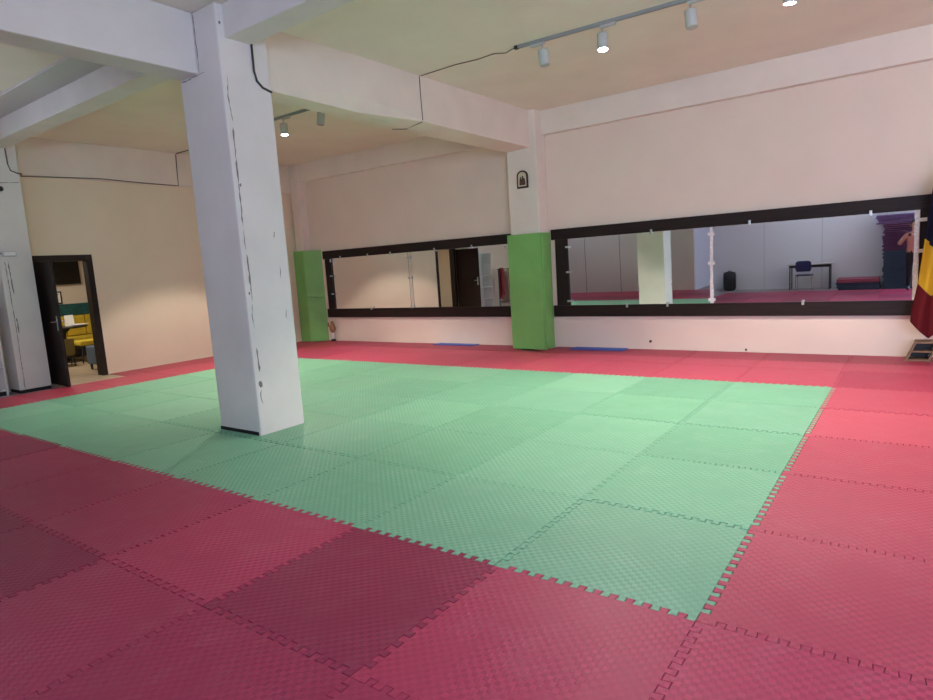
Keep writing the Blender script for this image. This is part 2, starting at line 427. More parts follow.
GREENS = [(.185, .44, .28), (.20, .455, .295), (.175, .425, .275), (.21, .46, .305), (.19, .43, .285)]
REDS = [(.41, .048, .105), (.36, .043, .098), (.28, .033, .080), (.43, .056, .112), (.39, .048, .10)]
mats = []
def foam_mat(x0, x1, y0, y1, teeth, green, label, group, notch=None, shade=None):
    poly = mat_poly(x0, x1, y0, y1, teeth, notch)
    cx, cy = (x0 + x1) / 2, (y0 + y1) / 2
    gap = R.uniform(.0009, .0028)
    poly = offset_poly(poly, gap); inner = offset_poly(poly, .0016)
    top = R.choice((0, 0, 0, .0012, -.0012, .002))
    bm = bmesh.new()
    ring = lambda pl, z: [bm.verts.new((p[0] - cx, p[1] - cy, z)) for p in pl]
    a, b, c = ring(poly, -.0215), ring(poly, top - .0018), ring(inner, top)
    n = len(poly)
    for i in range(n):
        j = (i + 1) % n
        bm.faces.new([a[i], a[j], b[j], b[i]]); bm.faces.new([b[i], b[j], c[j], c[i]])
    bm.faces.new(c); bm.faces.new(a[::-1])
    me = bpy.data.meshes.new('foam_mat'); bm.normal_update(); bm.to_mesh(me); bm.free()
    me.materials.append(M['foamg' if green else 'foamr'])
    o = bpy.data.objects.new('foam_mat', me); COL.objects.link(o); o.location = (cx, cy, 0)
    c = list(shade or R.choice(GREENS if green else REDS)); f = R.uniform(.93, 1.06)
    o.color = (c[0] * f, c[1] * f, c[2] * f, 1)
    tag(o, label, 'floor mat', group); mats.append(o)
    return o

def side(cond): return ''.join(k for k, v in cond.items() if v)
# green field: nine columns by five rows
gcols = list(range(1, 10))
def row_word(r, total): return 'nearest' if r == 1 else ('farthest' if r == total else ORD[r])
for r in range(5):
    for ci in gcols:
        x0, x1 = XS[ci], XS[ci + 1]; fr = 10 - ci
        notch = None
        if r == 1 and ci == 5:      # cut round the big pillar, slit towards the camera
            xm = -5.07 + .04 + 4 * .96 / 12; nx0, nx1, ny0, ny1 = px0 - .004, px1 + .004, py0 - .006, py1 + .004
            nx0 = max(nx0, x0 + .03)
            notch = ('S', [(xm - .001, y0_) for y0_ in (1.0 - .0185, ny0)] + [(nx0, ny0), (nx0, ny1), (nx1, ny1), (nx1, ny0), (xm + .001, ny0), (xm + .001, 1.0 - .0185)])
        if r == 1 and ci == 4: pass
        lab = 'green foam mat, %s from the right in the %s' % ('first' if fr == 1 else ORD[fr], {0: 'green row nearest the camera', 1: 'second green row from the camera', 2: 'middle green row', 3: 'second green row from the far edge', 4: 'green row farthest from the camera'}[r])
        if notch: lab = 'green foam mat cut out around the foot of the big white pillar'
        foam_mat(x0, x1, r, r + 1, 'SENW', True, lab, 'green interlocking mats of the centre field', notch)
# red rows on the camera's side of the green field
for r in range(1, 5):
    y1 = 1 - r; y0 = -r if r < 4 else -3.6
    for ci in range(0, 12):
        if ci <= 5 and r > 2: continue
        x0, x1 = XS[ci], XS[ci + 1]
        if ci <= 5 and r == 2: pass
        yy0 = max(y0, YP + .02) if ci <= 5 else y0
        if ci <= 5 and r == 2: yy0 = -2
        fr = 10 - ci
        side_txt = ('%s left of the green corner' % ORD[fr]) if fr >= 1 else ('%s right of the green corner' % ORD[1 - fr])
        lab = 'red foam mat %s, %s row before the green' % (side_txt, ORD[r])
        te = 'E' * (ci < 11) + 'N' + 'W' * (ci > 0) + 'S' * ((r < 4) if ci > 5 else r < 2)
        sh = None
        if r == 1: sh = {9: REDS[0], 8: REDS[2], 7: REDS[0], 6: REDS[1], 10: REDS[3]}.get(ci)
        if r == 2: sh = {9: REDS[1], 8: REDS[1], 7: REDS[1], 6: REDS[2], 10: REDS[2]}.get(ci)
        foam_mat(x0, x1, yy0, y1, te, False, lab, 'red interlocking border mats', None, sh)
for ci in range(0, 6):
    foam_mat(XS[ci], XS[ci + 1], YP + .01, -2, 'E' + 'W' * (ci > 0), False, 'cut red foam mat along the grey partition, %s from the left' % ORD[ci + 1], 'red interlocking border mats')
# right block
for ci in (10, 11):
    for r in range(0, 6):
        foam_mat(XS[ci], XS[ci + 1], r, r + 1, 'SNW' + 'E' * (ci < 11), False,
                 'red foam mat in the %s column right of the green, %s from the camera' % (ORD[ci - 9], ORD[r + 1]), 'red interlocking border mats', None,
                 [(.47, .07, .12), (.44, .066, .112), (.46, .072, .115), (.47, .078, .12), (.45, .07, .115), (.36, .042, .085)][r])
# far rows along the mirror wall
FY = 6.56
for k, (y0, y1) in enumerate(((5, 6), (6, FY), (FY, YF - .004))):
    for ci in range(1, 12):
        if k == 0 and ci >= 10: continue
        x0, x1 = XS[ci], XS[ci + 1]; notch = None
        te = 'E' * (ci < 11) + 'W' + 'S' + 'N' * (k < 2)
        if k == 2 and ci == 5:    # round the padded pillar
            notch = ('N', [(gx1 + .022, y1), (gx1 + .022, gy0 - .034), (x0 + .02, gy0 - .034), (x0 + .02, y1)])
        if k == 2 and ci == 4:
            notch = ('N', [(x1 - .0, gy0 - .034) if False else (gx0 - .016, y1 - .0)])
            x1n = gx0 - .016
            foam_mat(x0, x1n, y0, y1, te.replace('E', ''), False, 'dark red mat strip at the wall, just left of the green padded pillar', 'red interlocking border mats', None, (.34, .036, .075))
            continue
        fr = 12 - ci
        lab = 'red foam mat beyond the green field, %s from the right in its %s row' % (ORD[fr] if k else ORD[10 - ci], ('first', 'second', 'wall-side')[k])
        foam_mat(x0, x1, y0, y1, te, False, lab, 'red interlocking border mats', notch, ((.47, .066, .118) if k < 2 else (.34, .036, .075)) if ci > 1 else None)
# left column
for r in range(0, 7):
    y0, y1 = r, r + 1 if r < 6 else YF - .004
    foam_mat(XS[0], XS[1], y0, y1, 'SEN' if r < 6 else 'S', False, 'red foam mat by the left wall, %s from the camera' % ORD[r + 1], 'red interlocking border mats', None, (.44, .052, .095))
for r in range(2, 7):
    y0, y1 = (2.64 if r == 2 else r), (r + 1 if r < 6 else 6.92)
    foam_mat(XL + .006, XS[0], y0, y1, ('' if r == 2 else 'S') + ('N' if r < 6 else '') + 'E', False, 'narrow red mat strip against the left wall, %s from the door' % ORD[r - 1], 'red interlocking border mats', None, (.44, .052, .095))
foam_mat(XS[1] - .84, XS[1], 6.99 - .07, YF - .004, 'E', False, 'small red mat offcut in the corner by the left padded pillar', 'red interlocking border mats') if False else None

# blue strips lying by the wall
for i, (x0, x1, y0, y1, lab) in enumerate(((-7.02, -6.05, 6.98, 7.19, 'thin blue foam strip lying on the red mats below the left mirror'), (-4.04, -3.10, 6.93, 7.18, 'thin blue foam strip lying on the red mats below the right mirror'))):
    bm = bmesh.new(); prism(bm, [(x0, y0), (x1, y0 + .01), (x1 - .01, y1), (x0 + .015, y1 - .01)], lambda p: (p[0], p[1], .004), lambda p: (p[0], p[1], .016))
    tag(link('foam_strip', bm, 'foamb', None, False, ((x0 + x1) / 2, (y0 + y1) / 2, .004)), lab, 'foam strip', 'blue foam strips')

# ------------------------------------------------------------------ wall mirrors
def clip(bm, x, z, y, vert=True, s=.022):
    w, h = (s * .7, s * 1.5) if vert else (s * 1.5, s * .7)
    box(bm, (x - w, y - .022, z - h), (x + w, y - .004, z + h), .004)
    lathe_at = bmesh.new()
    lathe_at.free()
def wall_mirror(label, x0, x1, posts, panes, clips, ztop=(1.845, 2.02), zbot=(.535, .725), rail_x=None):
    rx0, rx1 = rail_x
    t = empty('wall_mirror', ((x0 + x1) / 2, YF, zbot[0]), label, 'mirror', 'wall mirrors')
    yb, yf = YF - .001, YF - .05
    link('frame_rail', B(((rx0, yf, ztop[0]), (rx1, yb, ztop[1])), bev=.004), 'wenge', t)
    link('frame_rail', B(((rx0, yf, zbot[0]), (rx1, yb, zbot[1])), bev=.004), 'wenge', t)
    for a, b in posts: link('frame_post', B(((a, yf + .004, zbot[1] + .001), (b, yb, ztop[0] - .001)), bev=.004), 'wenge_v', t)
    for (a, b, yaw, pitch, dep) in panes:
        bm = bmesh.new(); w, h = (b - a) / 2 - .001, (ztop[0] - zbot[1]) / 2 - .004
        box(bm, (-w, -.003, -h), (w, .003, h))
        n = Vector((math.sin(math.radians(yaw)) * math.cos(math.radians(pitch)), -math.cos(math.radians(yaw)) * math.cos(math.radians(pitch)), math.sin(math.radians(pitch))))
        # local -y is the mirror's face
        y_ = -n; x_ = Vector((y_.y, -y_.x, 0)).normalized(); z_ = x_.cross(y_)
        mx = Matrix((x_, y_, z_)).transposed().to_4x4(); mx.translation = ((a + b) / 2, YF - dep, (ztop[0] + zbot[1]) / 2)
        bm.transform(mx)
        link('mirror_pane', bm, 'mirror', t)
    for (x, z, vert) in clips:
        bm = bmesh.new(); clip(bm, x, z, yf, vert); link('clip', bm, 'clip', t)
    return t
ml = wall_mirror('long dark framed wall mirror on the left of the green padded pillar', -10.2, -5.1,
    [(-10.14, -9.955)], [(-9.95, -7.657, -.2, -.1, .012), (-7.653, -5.11, -1.2, -.05, .0415)],
    [(-9.61, 1.85, 1), (-8.78, 1.85, 1), (-8.13, 1.85, 1), (-6.97, 1.85, 1), (-6.08, 1.85, 1), (-9.95, 1.46, 0), (-9.95, 1.06, 0), (-8.79, .73, 1), (-7.655, .75, 1),
     (-7.655, 1.74, 0), (-7.655, 1.33, 0), (-9.93, 1.80, 1), (-5.33, 1.80, 0)], rail_x=(-10.19, -5.11))
bm = B(((-7.659, YF - .066, .727), (-7.651, YF - .058, 1.843))); link('joint_strip', bm, 'track', ml)
mr_ = wall_mirror('long dark framed wall mirror on the right of the green padded pillar', -4.4, .8,
    [(-4.355, -4.12), (.685, .81)], [(-4.115, -1.80, -.55, -1.03, .034), (-1.78, .68, .25, -.42, .034)],
    [(-2.68, 1.85, 1), (-1.27, 1.86, 1), (.17, 1.85, 1), (-3.10, .715, 1), (-2.45, .72, 1), (-.59, .72, 1), (-4.12, 1.71, 0), (-4.12, 1.29, 0), (-4.12, .80, 0)], rail_x=(-4.425, .95))
rt = random.Random(5)
for i, (x, w) in enumerate(((-1.79, .022), (.655, .028))):
    bm = bmesh.new(); n = 16; pts = [(x - w * rt.uniform(.75, 1.1), .73 + 1.11 * k / n) for k in range(n + 1)] + [(x + w * rt.uniform(.75, 1.1), .73 + 1.11 * k / n) for k in range(n, -1, -1)]
    prism(bm, pts, lambda p: (p[0], YF - .058, p[1]), lambda p: (p[0], YF - .0565, p[1]))
    for z in ((1.72, 1.34, .80) if i else (1.74, 1.32, .78)):
        box(bm, (x - (.05 if not i else .02), YF - .0635, z - .022), (x + (.045 if not i else .10), YF - .0605, z + .022))
    link('tape', bm, 'tape', mr_)

# little sockets / dots on the white wall below the mirrors
for (x, z, r0, lab) in ((-2.75, .13, .022, 'small black wall outlet below the middle of the right mirror'), (-1.33, .035, .016, 'tiny dark peg at the foot of the wall below the right mirror'), (-5.30, .34, .018, 'small dark wall peg left of the green padded pillar')):
    bm = bmesh.new(); lathe(bm, [(r0, 0), (r0 * .9, .012), (r0 * .4, .02)], (0, 0, 0), 10)
    bmesh.ops.rotate(bm, verts=bm.verts[:], matrix=Matrix.Rotation(PI / 2, 3, 'X')); bmesh.ops.translate(bm, verts=bm.verts[:], vec=(x, YF, z))
    tag(link('wall_socket', bm, 'black', None, True, (x, YF, z)), lab, 'socket')

# ------------------------------------------------------------------ icon on the pillar
t = empty('wall_icon', (-4.75, gy0 + .03, 2.74), 'small arched dark framed icon picture on the pillar above the green pad', 'picture')
def arch(w, h, n=10):
    hh = h * .68
    pts = [(-w, 0), (w, 0), (w, hh)]
    for k in range(1, n): pts.append((w * math.cos(PI * k / n), hh + (h - hh) * math.sin(PI * k / n) ** .85))
    pts.append((-w, hh)); return pts
fy_ = gy0 + .03
for nm, w, h, dz, y0, y1, mt in (('frame', .105, .29, 0, fy_ - .022, fy_, 'frame_dk'), ('picture', .078, .235, .03, fy_ - .0245, fy_ - .0222, 'icon_bg')):
    bm = bmesh.new(); prism(bm, arch(w, h), lambda p: (-4.755 + p[0], y0, 2.735 + dz + p[1]), lambda p: (-4.755 + p[0], y1, 2.735 + dz + p[1])); link(nm, bm, mt, t)
bm = bmesh.new()
for dx, s in ((-.028, .9), (.012, 1.0), (.04, .75)):
    prism(bm, [(-.03 * s, .0), (.03 * s, .0), (.026 * s, .09 * s), (.014 * s, .12 * s), (.013 * s, .15 * s), (-.013 * s, .15 * s), (-.014 * s, .12 * s), (-.026 * s, .09 * s)],
          lambda p: (-4.755 + dx + p[0], fy_ - .0262 - .0004 * s, 2.785 + p[1]), lambda p: (-4.755 + dx + p[0], fy_ - .0247, 2.785 + p[1]))
link('painted_figures', bm, 'icon_fig', t)

# ------------------------------------------------------------------ track lighting
def track(name, pts, label):
    t = empty(name, pts[0], label, 'light track', 'ceiling light tracks')
    a, b = Vector(pts[0]), Vector(pts[1]); d = (b - a).normalized(); s = Vector((-d.y, d.x, 0))
    bm = bmesh.new()
    prism(bm, [(-.018, 0), (-.018, -.034), (-.008, -.034), (-.008, -.012), (.008, -.012), (.008, -.034), (.018, -.034), (.018, 0)],
          lambda p: a + s * p[0] + Vector((0, 0, p[1])), lambda p: b + s * p[0] + Vector((0, 0, p[1])))
    link('rail', bm, 'track', t)
    bm = bmesh.new()
    for e, sg in ((a, -1), (b, 1)): box(bm, e - Vector((.022, .022, .037)), e + Vector((.022, .022, -.001)))
    link('end_cap', bm, 'black', t)
    return t, d
tr, dR = track('light_track', ((-3.13, 4.10, CE), (2.0, 4.30, CE)), 'long grey ceiling track holding the spotlights in the right bay')
tl, dL = track('light_track', ((-9.6, 4.10, CE), (-6.40, 4.10, CE)), 'grey ceiling track seen behind the white pillar, left bay')

def spotlight(label, x, y, tilt, head, on, adapter_sign=1):
    """tilt/heading: where the can points; hangs below the track at (x, y)"""
    z = CE - .036
    t = empty('spotlight', (x, y, z), label, 'spotlight', 'ceiling spotlights')
    link('adapter', B(((x - .02 if adapter_sign > 0 else x - .15, y - .018, z - .030), (x + .15 if adapter_sign > 0 else x + .02, y + .018, z - .001)), bev=.005), 'lampw', t)
    bm = bmesh.new(); tube(bm, [(x, y, z - .028), (x, y, z - .085)], .012, 10); link('stem', bm, 'steel', t)
    M4 = Matrix.Translation((x, y, z - .085)) @ Matrix.Rotation(head, 4, 'Z') @ Matrix.Rotation(tilt, 4, 'Y')
    bm = bmesh.new(); lathe(bm, [(.030, 0.004), (.056, -.003), (.058, -.02), (.058, -.165), (.055, -.172), (.051, -.165)], (0, 0, 0), 28); bm.transform(M4); link('can', bm, 'lampw', t, True)
    bm = bmesh.new(); lathe(bm, [(.050, -.1665), (.050, -.171)], (0, 0, 0), 28); bm.transform(M4); link('lens', bm, 'lens_on' if on else 'lens_off', t)
    for o in t.children:
        if o.name.startswith('can'):
            for p in o.data.polygons: p.use_smooth = abs(p.normal.dot(M4.to_3x3() @ Vector((0, 0, 1)))) < .5
    return t, M4

def spot_lamp(M4, power, ang, blend, col=(1, .90, .78), size=.05):
    l = bpy.data.lights.new('spot lamp', 'SPOT'); l.energy = power; l.spot_size = math.radians(ang); l.spot_blend = blend; l.color = col; l.shadow_soft_size = size
    o = bpy.data.objects.new('spot_lamp', l); COL.objects.link(o); o.matrix_world = M4 @ Matrix.Translation((0, 0, -.19))
    return o
def down(x, y, z=CE - .1, tilt=0, head=0):
    return Matrix.Translation((x, y, z)) @ Matrix.Rotation(head, 4, 'Z') @ Matrix.Rotation(tilt, 4, 'Y')

P = 495
TUBE = 60
spotlight('unlit spotlight at the cable end of the right bay track', -2.80, 4.113, .12, PI, False, -1)
_, m = spotlight('lit spotlight hanging from the middle of the right bay track', -2.10, 4.14, -.16, -1.17, True); spot_lamp(m, P, 104, .35)
spotlight('unlit spotlight on the right bay track, cut near the top edge of the photo', -1.20, 4.176, .14, 2.6, False)
_, m = spotlight('lit spotlight farther right along the right bay track, above the picture edge', -.32, 4.21, .06, -.6, True); spot_lamp(m, P, 104, .35)
_, m = spotlight('lit spotlight beside the white pillar on the left bay track', -7.33, 4.10, -.1, -.69, True); spot_lamp(m, P, 104, .35)
spotlight('unlit spotlight at the right end of the left bay track', -6.47, 4.10, .16, 1.2, False, 1)
_, m = spotlight('lit spotlight on the left bay track hidden behind the white pillar', -8.6, 4.10, .04, PI, True); spot_lamp(m, P * .62, 101, .25)

# ------------------------------------------------------------------ cables
def cable(name, pts, r, mat, label):
    bm = bmesh.new(); tube(bm, pts, r, 6)
    return tag(link(name, bm, mat, None, True, pts[0]), label, 'cable')
xd = -4.592
cable('power_cable', [(-5.02, 3.99, BZ - .004), (-4.89, 4.13, BZ - .006), (-4.86, 4.13, BZ + .004), (-4.61, 4.12, 3.392), (-4.594, 4.12, 3.42), (-4.594, 4.11, 3.7), (-4.594, 4.11, CE - .01), (xd + .03, 4.12, CE - .010), (-4.0, 4.10, CE - .008), (-3.7, 4.14, CE - .008), (-3.45, 4.11, CE - .010), (-3.3, 4.14, CE - .03), (-3.16, 4.10, CE - .018)], .0055, 'cableb', 'thin dark cable running up the centre beam to the right bay track')
cable('power_cable', [(-4.432, 1.44, 3.69), (-4.432, 1.44, 3.44), (-4.432, 1.46, 3.36), (-4.432, 1.52, 3.31), (-4.432, 1.62, 3.285)], .011, 'cable', 'short thick black cable bent round the top of the white pillar')
xf = XL + .058
cable('power_cable', [(-10.492, 1.43, 3.70), (-10.492, 1.435, 3.45), (-10.492, 1.46, 3.36), (-10.492, 1.545, 3.325), (-10.51, 1.60, 3.325), (xf, 1.72, 3.345), (xf, 2.5, 3.375), (xf, 2.95, 3.39), (xf, 3.6, 3.37), (xf, 4.34, 3.36), (xf, 4.35, 3.7), (xf, 4.36, CE - .03), (xf + .02, 4.37, CE - .008), (-10.3, 4.38, CE - .008), (-9.62, 4.12, CE - .008)], .010, 'cableb', 'brown cable sagging along the beam above the dark door')

# emergency lamp on the left pillar
t = empty('emergency_light', (-10.49, 1.24, 2.10), 'small grey emergency light box with cable on the white pillar by the door', 'emergency light')
link('housing', B(((-10.498, 1.17, 2.075), (-10.45, 1.36, 2.155)), bev=.012), 'grey', t)
link('diffuser', B(((-10.4495, 1.19, 2.088), (-10.444, 1.34, 2.142)), bev=.002), 'lam', t)
bm = bmesh.new(); tube(bm, [(-10.49, 1.17, 2.115), (-10.485, 1.12, 2.14), (-10.49, 1.02, 2.16), (-10.55, .95, 2.16)], .008, 6); link('flex', bm, 'cable', t, True)

# ------------------------------------------------------------------ flag and its wooden stand
t = empty('flag', (.97, 6.86, .26), 'blue, yellow and red flag hanging in folds from a pole at the right edge', 'flag')
def lerp_tab(tab, z):
    for (z0, x0), (z1, x1) in zip(tab, tab[1:]):
        if z1 <= z <= z0: return x0 + (x1 - x0) * (z0 - z) / (z0 - z1)
    return tab[-1][1] if z < tab[-1][0] else tab[0][1]
LE = [(2.35, .93), (2.1, .80), (1.80, .765), (1.47, .735), (1.2, .71), (.94, .68), (.60, .625), (.48, .62)]
nu, nv = 28, 60
bm = bmesh.new(); g = []
for j in range(nv + 1):
    row = []
    for i in range(nu + 1):
        u = i / nu; v = j / nv
        zb = (.49 + (.28 - .49) * u / .35) if u < .35 else (.28 + (u - .35) * .55)
        z = 2.36 - v * (2.36 - zb)
        xl = lerp_tab(LE, z); xr = 1.02 + .13 * v
        x = xl + (xr - xl) * u
        y = 6.86 - .035 + .04 * math.sin(u * 15 + v * 2.2) * (.35 + v) - .02 * math.sin(u * 6 + 1)
        row.append(bm.verts.new((x, y, z)))
    g.append(row)
for j in range(nv):
    for i in range(nu):
        f = bm.faces.new([g[j][i], g[j][i + 1], g[j + 1][i + 1], g[j + 1][i]])
        u, v = i / nu, j / nv
        zc = sum(q.co.z for q in f.verts) / 4 + (sum(q.co.x for q in f.verts) / 4 - .735) * .95
        f.material_index = 0 if zc > 1.475 else (1 if zc > .90 else 2)
bmesh.ops.solidify(bm, geom=bm.faces[:], thickness=.003)
link('flag_cloth', bm, ['fl_b', 'fl_y', 'fl_r'], t, True)
bm = bmesh.new(); tube(bm, [(.99, 6.90, .05), (1.0, 6.90, 2.42)], .014, 10); link('pole', bm, 'pine', t, True)
bm = bmesh.new(); lathe(bm, [(.012, 0), (.026, .02), (.03, .05), (.018, .09), (.003, .13)], (1.0, 6.90, 2.42), 14); link('finial', bm, 'gold', t, True)
t = empty('wooden_stand', (.75, 6.95, 0), 'small slanted open pine stand on the red mats under the flag', 'stand')
def sh(x, z): return x + .085 * z / .24
def board(nm, poly, y0, y1, mat='pine'):
    bm = bmesh.new(); prism(bm, poly, lambda p: (p[0], y0, p[1]), lambda p: (p[0], y1, p[1])); link(nm, bm, mat, t)
y0, y1 = 6.86, 7.08
X0, X1, Z0, Z1 = .585, .84, .003, .245
board('side_board', [(X0 + .006, .026), (X0 + .028, .026), (sh(X0 + .028, .222), .222), (sh(X0 + .006, .222), .222)], y0, y1)
board('side_board', [(X1 - .028, .026), (X1 - .006, .026), (sh(X1 - .006, .222), .222), (sh(X1 - .028, .222), .222)], y0, y1)
board('top_board', [(sh(X0, .223), .223), (sh(X1 + .01, .223), .223), (sh(X1 + .01, Z1), Z1), (sh(X0, Z1), Z1)], y0 - .008, y1)
board('bottom_board', [(X0 - .012, Z0), (X1, Z0), (X1, .025), (X0 - .012, .025)], y0 - .012, y1)
board('shelf_slat', [(sh(X0 + .030, .11), .11), (sh(X1 - .030, .11), .11), (sh(X1 - .030, .128), .128), (sh(X0 + .030, .128), .128)], y0 + .004, y0 + .12)
board('back_panel', [(X0 + .032, .027), (X1 - .032, .027), (sh(X1 - .032, .22), .22), (sh(X0 + .032, .22), .22)], y1 - .012, y1 - .002, 'darkwood')

# ornament in the corner
t = empty('ornament', (-10.02, 7.12, 0), 'small ornament with brown figure on white stem beside the corner pillar', 'ornament')
bm = bmesh.new(); lathe(bm, [(.055, .003), (.055, .035), (.045, .05)], (-10.02, 7.12, 0), 16); link('foot', bm, 'darkwood', t)
bm = bmesh.new(); lathe(bm, [(.034, .05), (.032, .10), (.027, .17), (.03, .19)], (-10.02, 7.12, 0), 16); link('stem', bm, 'porc', t, True)
bm = bmesh.new()
lathe(bm, [(.028, .191), (.05, .22), (.072, .27), (.06, .33), (.035, .36), (.042, .39), (.038, .43), (.012, .46)], (-10.02, 7.12, 0), 14)
tube(bm, [(-10.06, 7.11, .31), (-10.12, 7.10, .36), (-10.11, 7.09, .42)], [.028, .022, .014], 8); tube(bm, [(-9.98, 7.12, .31), (-9.945, 7.10, .36), (-9.965, 7.09, .44)], [.024, .02, .012], 8)
link('figure', bm, 'brown', t, True)

# ------------------------------------------------------------------ door
dr = empty('door_1', (XL, 1.76, 0), 'dark wooden door standing open into the room', 'door', None, 'structure')
fx0, fx1 = XL - .16, XL + .018
bm = bmesh.new()
box(bm, (fx0, DY0 - .02, -.02), (fx1, DY0 + .06, DZ - .07), .004); box(bm, (fx0, DY1 - .075, -.02), (fx1, DY1 + .02, DZ - .07), .004); box(bm, (fx0, DY0 - .02, DZ - .069), (fx1, DY1 + .02, DZ + .03), .004)
link('door_frame', bm, 'wenge_v', dr)
hinge = Vector((XL + .04, 1.74, 0)); ang = math.radians(-4)
DM = Matrix.Translation(hinge) @ Matrix.Rotation(ang, 4, 'Z')
bm = bmesh.new(); box(bm, (0, -.04, .012), (.80, 0, 1.985), .004); bm.transform(DM); leaf = link('door_leaf', bm, 'wenge_v', dr)
bm = bmesh.new()
for sy in (-1, 1):
    yo = -.04 if sy < 0 else 0
    box(bm, (.735, yo + sy * .001, .90), (.765, yo + sy * .009, 1.13), .002)
    tube(bm, [(.75, yo + sy * .008, 1.04), (.75, yo + sy * .05, 1.04), (.74, yo + sy * .055, 1.04), (.63, yo + sy * .055, 1.04)], .009, 8)
bm.transform(DM); link('door_handle', bm, 'chrome', leaf, True)
bm = bmesh.new(); tube(bm, [(hinge.x + .05, 1.60, -.005), (hinge.x + .35, 1.655, .003)], .012, 6)
tag(link('door_wedge', bm, 'grey', None, False, (hinge.x + .05, 1.60, 0)), 'pale rod lying on the floor at the foot of the open door', 'rod')

# ------------------------------------------------------------------ lounge seen through the doorway
LX0, LX1, LY0, LY1, LZ = -15.3, XL - .15, -1.6, 6.0, 2.7
struct('floor_lounge', B(((LX0, LY0, -.1), (LX1, LY1, -.004)), ((LX1, DY0 + .061, -.1), (XS[0] - .01, DY1 - .076, -.004)), ((XL + .001, 1.58, -.021), (XS[0] - .01, DY0 + .06, -.005)), ((XL + .001, DY1 - .075, -.021), (XS[0] - .01, 2.635, -.005))), 'planks')
struct('wall_lounge', B(((LX0 - .1, LY0, -.1), (LX0, LY1, LZ)), ((LX0 - .1, LY0 - .1, -.1), (LX1, LY0, LZ)), ((LX0 - .1, LY1, -.1), (LX1, LY1 + .1, LZ))), 'lounge')
struct('ceiling_lounge', B(((LX0, LY0, LZ), (LX1, LY1, LZ + .1))), 'ceil')
# tufted teal back band and mustard bench
t = empty('wall_bench', (LX0 + .3, 3.6, 0), 'mustard yellow bench with teal tufted back along the lounge wall', 'bench')
bm = bmesh.new(); box(bm, (LX0 + .005, 1.2, .935), (LX0 + .085, 5.9, 1.20), .02); link('tufted_back', bm, 'teal', t)
bm = bmesh.new()
for k in range(14):
    for zz in (1.02, 1.12):
        lathe(bm, [(.012, -.012), (.014, 0), (.004, .012)], (LX0 + .09, 1.4 + k * .32 + (.16 if zz > 1.1 else 0), zz), 8)
link('tuft_button', bm, 'frame_dk', t)
for k in range(11): 
    y = 1.2 + k * .42
    link('back_cushion', B(((LX0 + .01, y + .006, .47), (LX0 + .17, y + .414, .925)), bev=.03), 'yellow', t)
link('seat', B(((LX0 + .01, 1.2, .32), (LX0 + .55, 5.82, .46)), bev=.03), 'yellow', t)
link('base', B(((LX0 + .03, 1.22, -.003), (LX0 + .48, 5.8, .319))), 'darkwood', t)
t = empty('television', (LX0 + .06, 3.5, 1.6), 'black flat television on the lounge wall seen through the doorway', 'television')
link('screen', B(((LX0 + .05, 2.95, 1.65), (LX0 + .085, 4.20, 2.36)), bev=.006), 'tv', t)
link('bracket', B(((LX0 + .001, 3.4, 1.85), (LX0 + .049, 3.75, 2.1))), 'black', t)
t = empty('framed_print', (LX0 + .01, 3.55, 1.2), 'small black and white framed print above the teal bench back', 'picture')
link('frame', B(((LX0 + .002, 3.36, 1.215), (LX0 + .03, 3.77, 1.50))), 'frame_dk', t)
link('print', B(((LX0 + .0305, 3.39, 1.245), (LX0 + .033, 3.74, 1.47))), 'paper', t)
bm = bmesh.new()
for a, b in (((3.45, 1.29), (3.6, 1.43)), ((3.6, 1.27), (3.5, 1.42)), ((3.62, 1.36), (3.70, 1.44))):
    tube(bm, [(LX0 + .0345, a[0], a[1]), (LX0 + .0345, b[0], b[1])], .009, 6)
link('drawing', bm, 'frame_dk', t)
tcx, tcy = -14.05, 3.22
t = empty('lounge_table', (tcx, tcy, 0), 'black round pedestal table in the lounge', 'table')
bm = bmesh.new(); lathe(bm, [(.44, .715), (.46, .725), (.46, .745), (.44, .75)], (tcx, tcy, 0), 32); link('table_top', bm, 'darkwood', t)
bm = bmesh.new(); lathe(bm, [(.05, .03), (.045, .1), (.045, .6), (.16, .714)], (tcx, tcy, 0), 20); link('column', bm, 'darkwood', t, True)
bm = bmesh.new(); lathe(bm, [(.30, -.003), (.30, .012), (.06, .03)], (tcx, tcy, 0), 28); link('foot', bm, 'darkwood', t)
t = empty('serving_tray', (-13.8, 3.52, .75), 'white tray on the black lounge table', 'tray')
bm = bmesh.new(); lathe(bm, [(.10, .7512), (.15, .768), (.16, .79), (.145, .785), (.10, .765)], (-13.88, 3.50, 0), 24); link('dish', bm, 'porc', t, True)
t = empty('menu_stand', (-14.0, 3.40, .75), 'upright white paper card standing on the black lounge table', 'card')
bm = bmesh.new(); prism(bm, [(-.035, .0015), (.035, .0015), (.004, .235), (-.004, .235)], lambda p: (-14.05 + p[0], 3.28, .7505 + p[1]), lambda p: (-14.05 + p[0], 3.45, .7505 + p[1])); link('card', bm, 'paper', t)
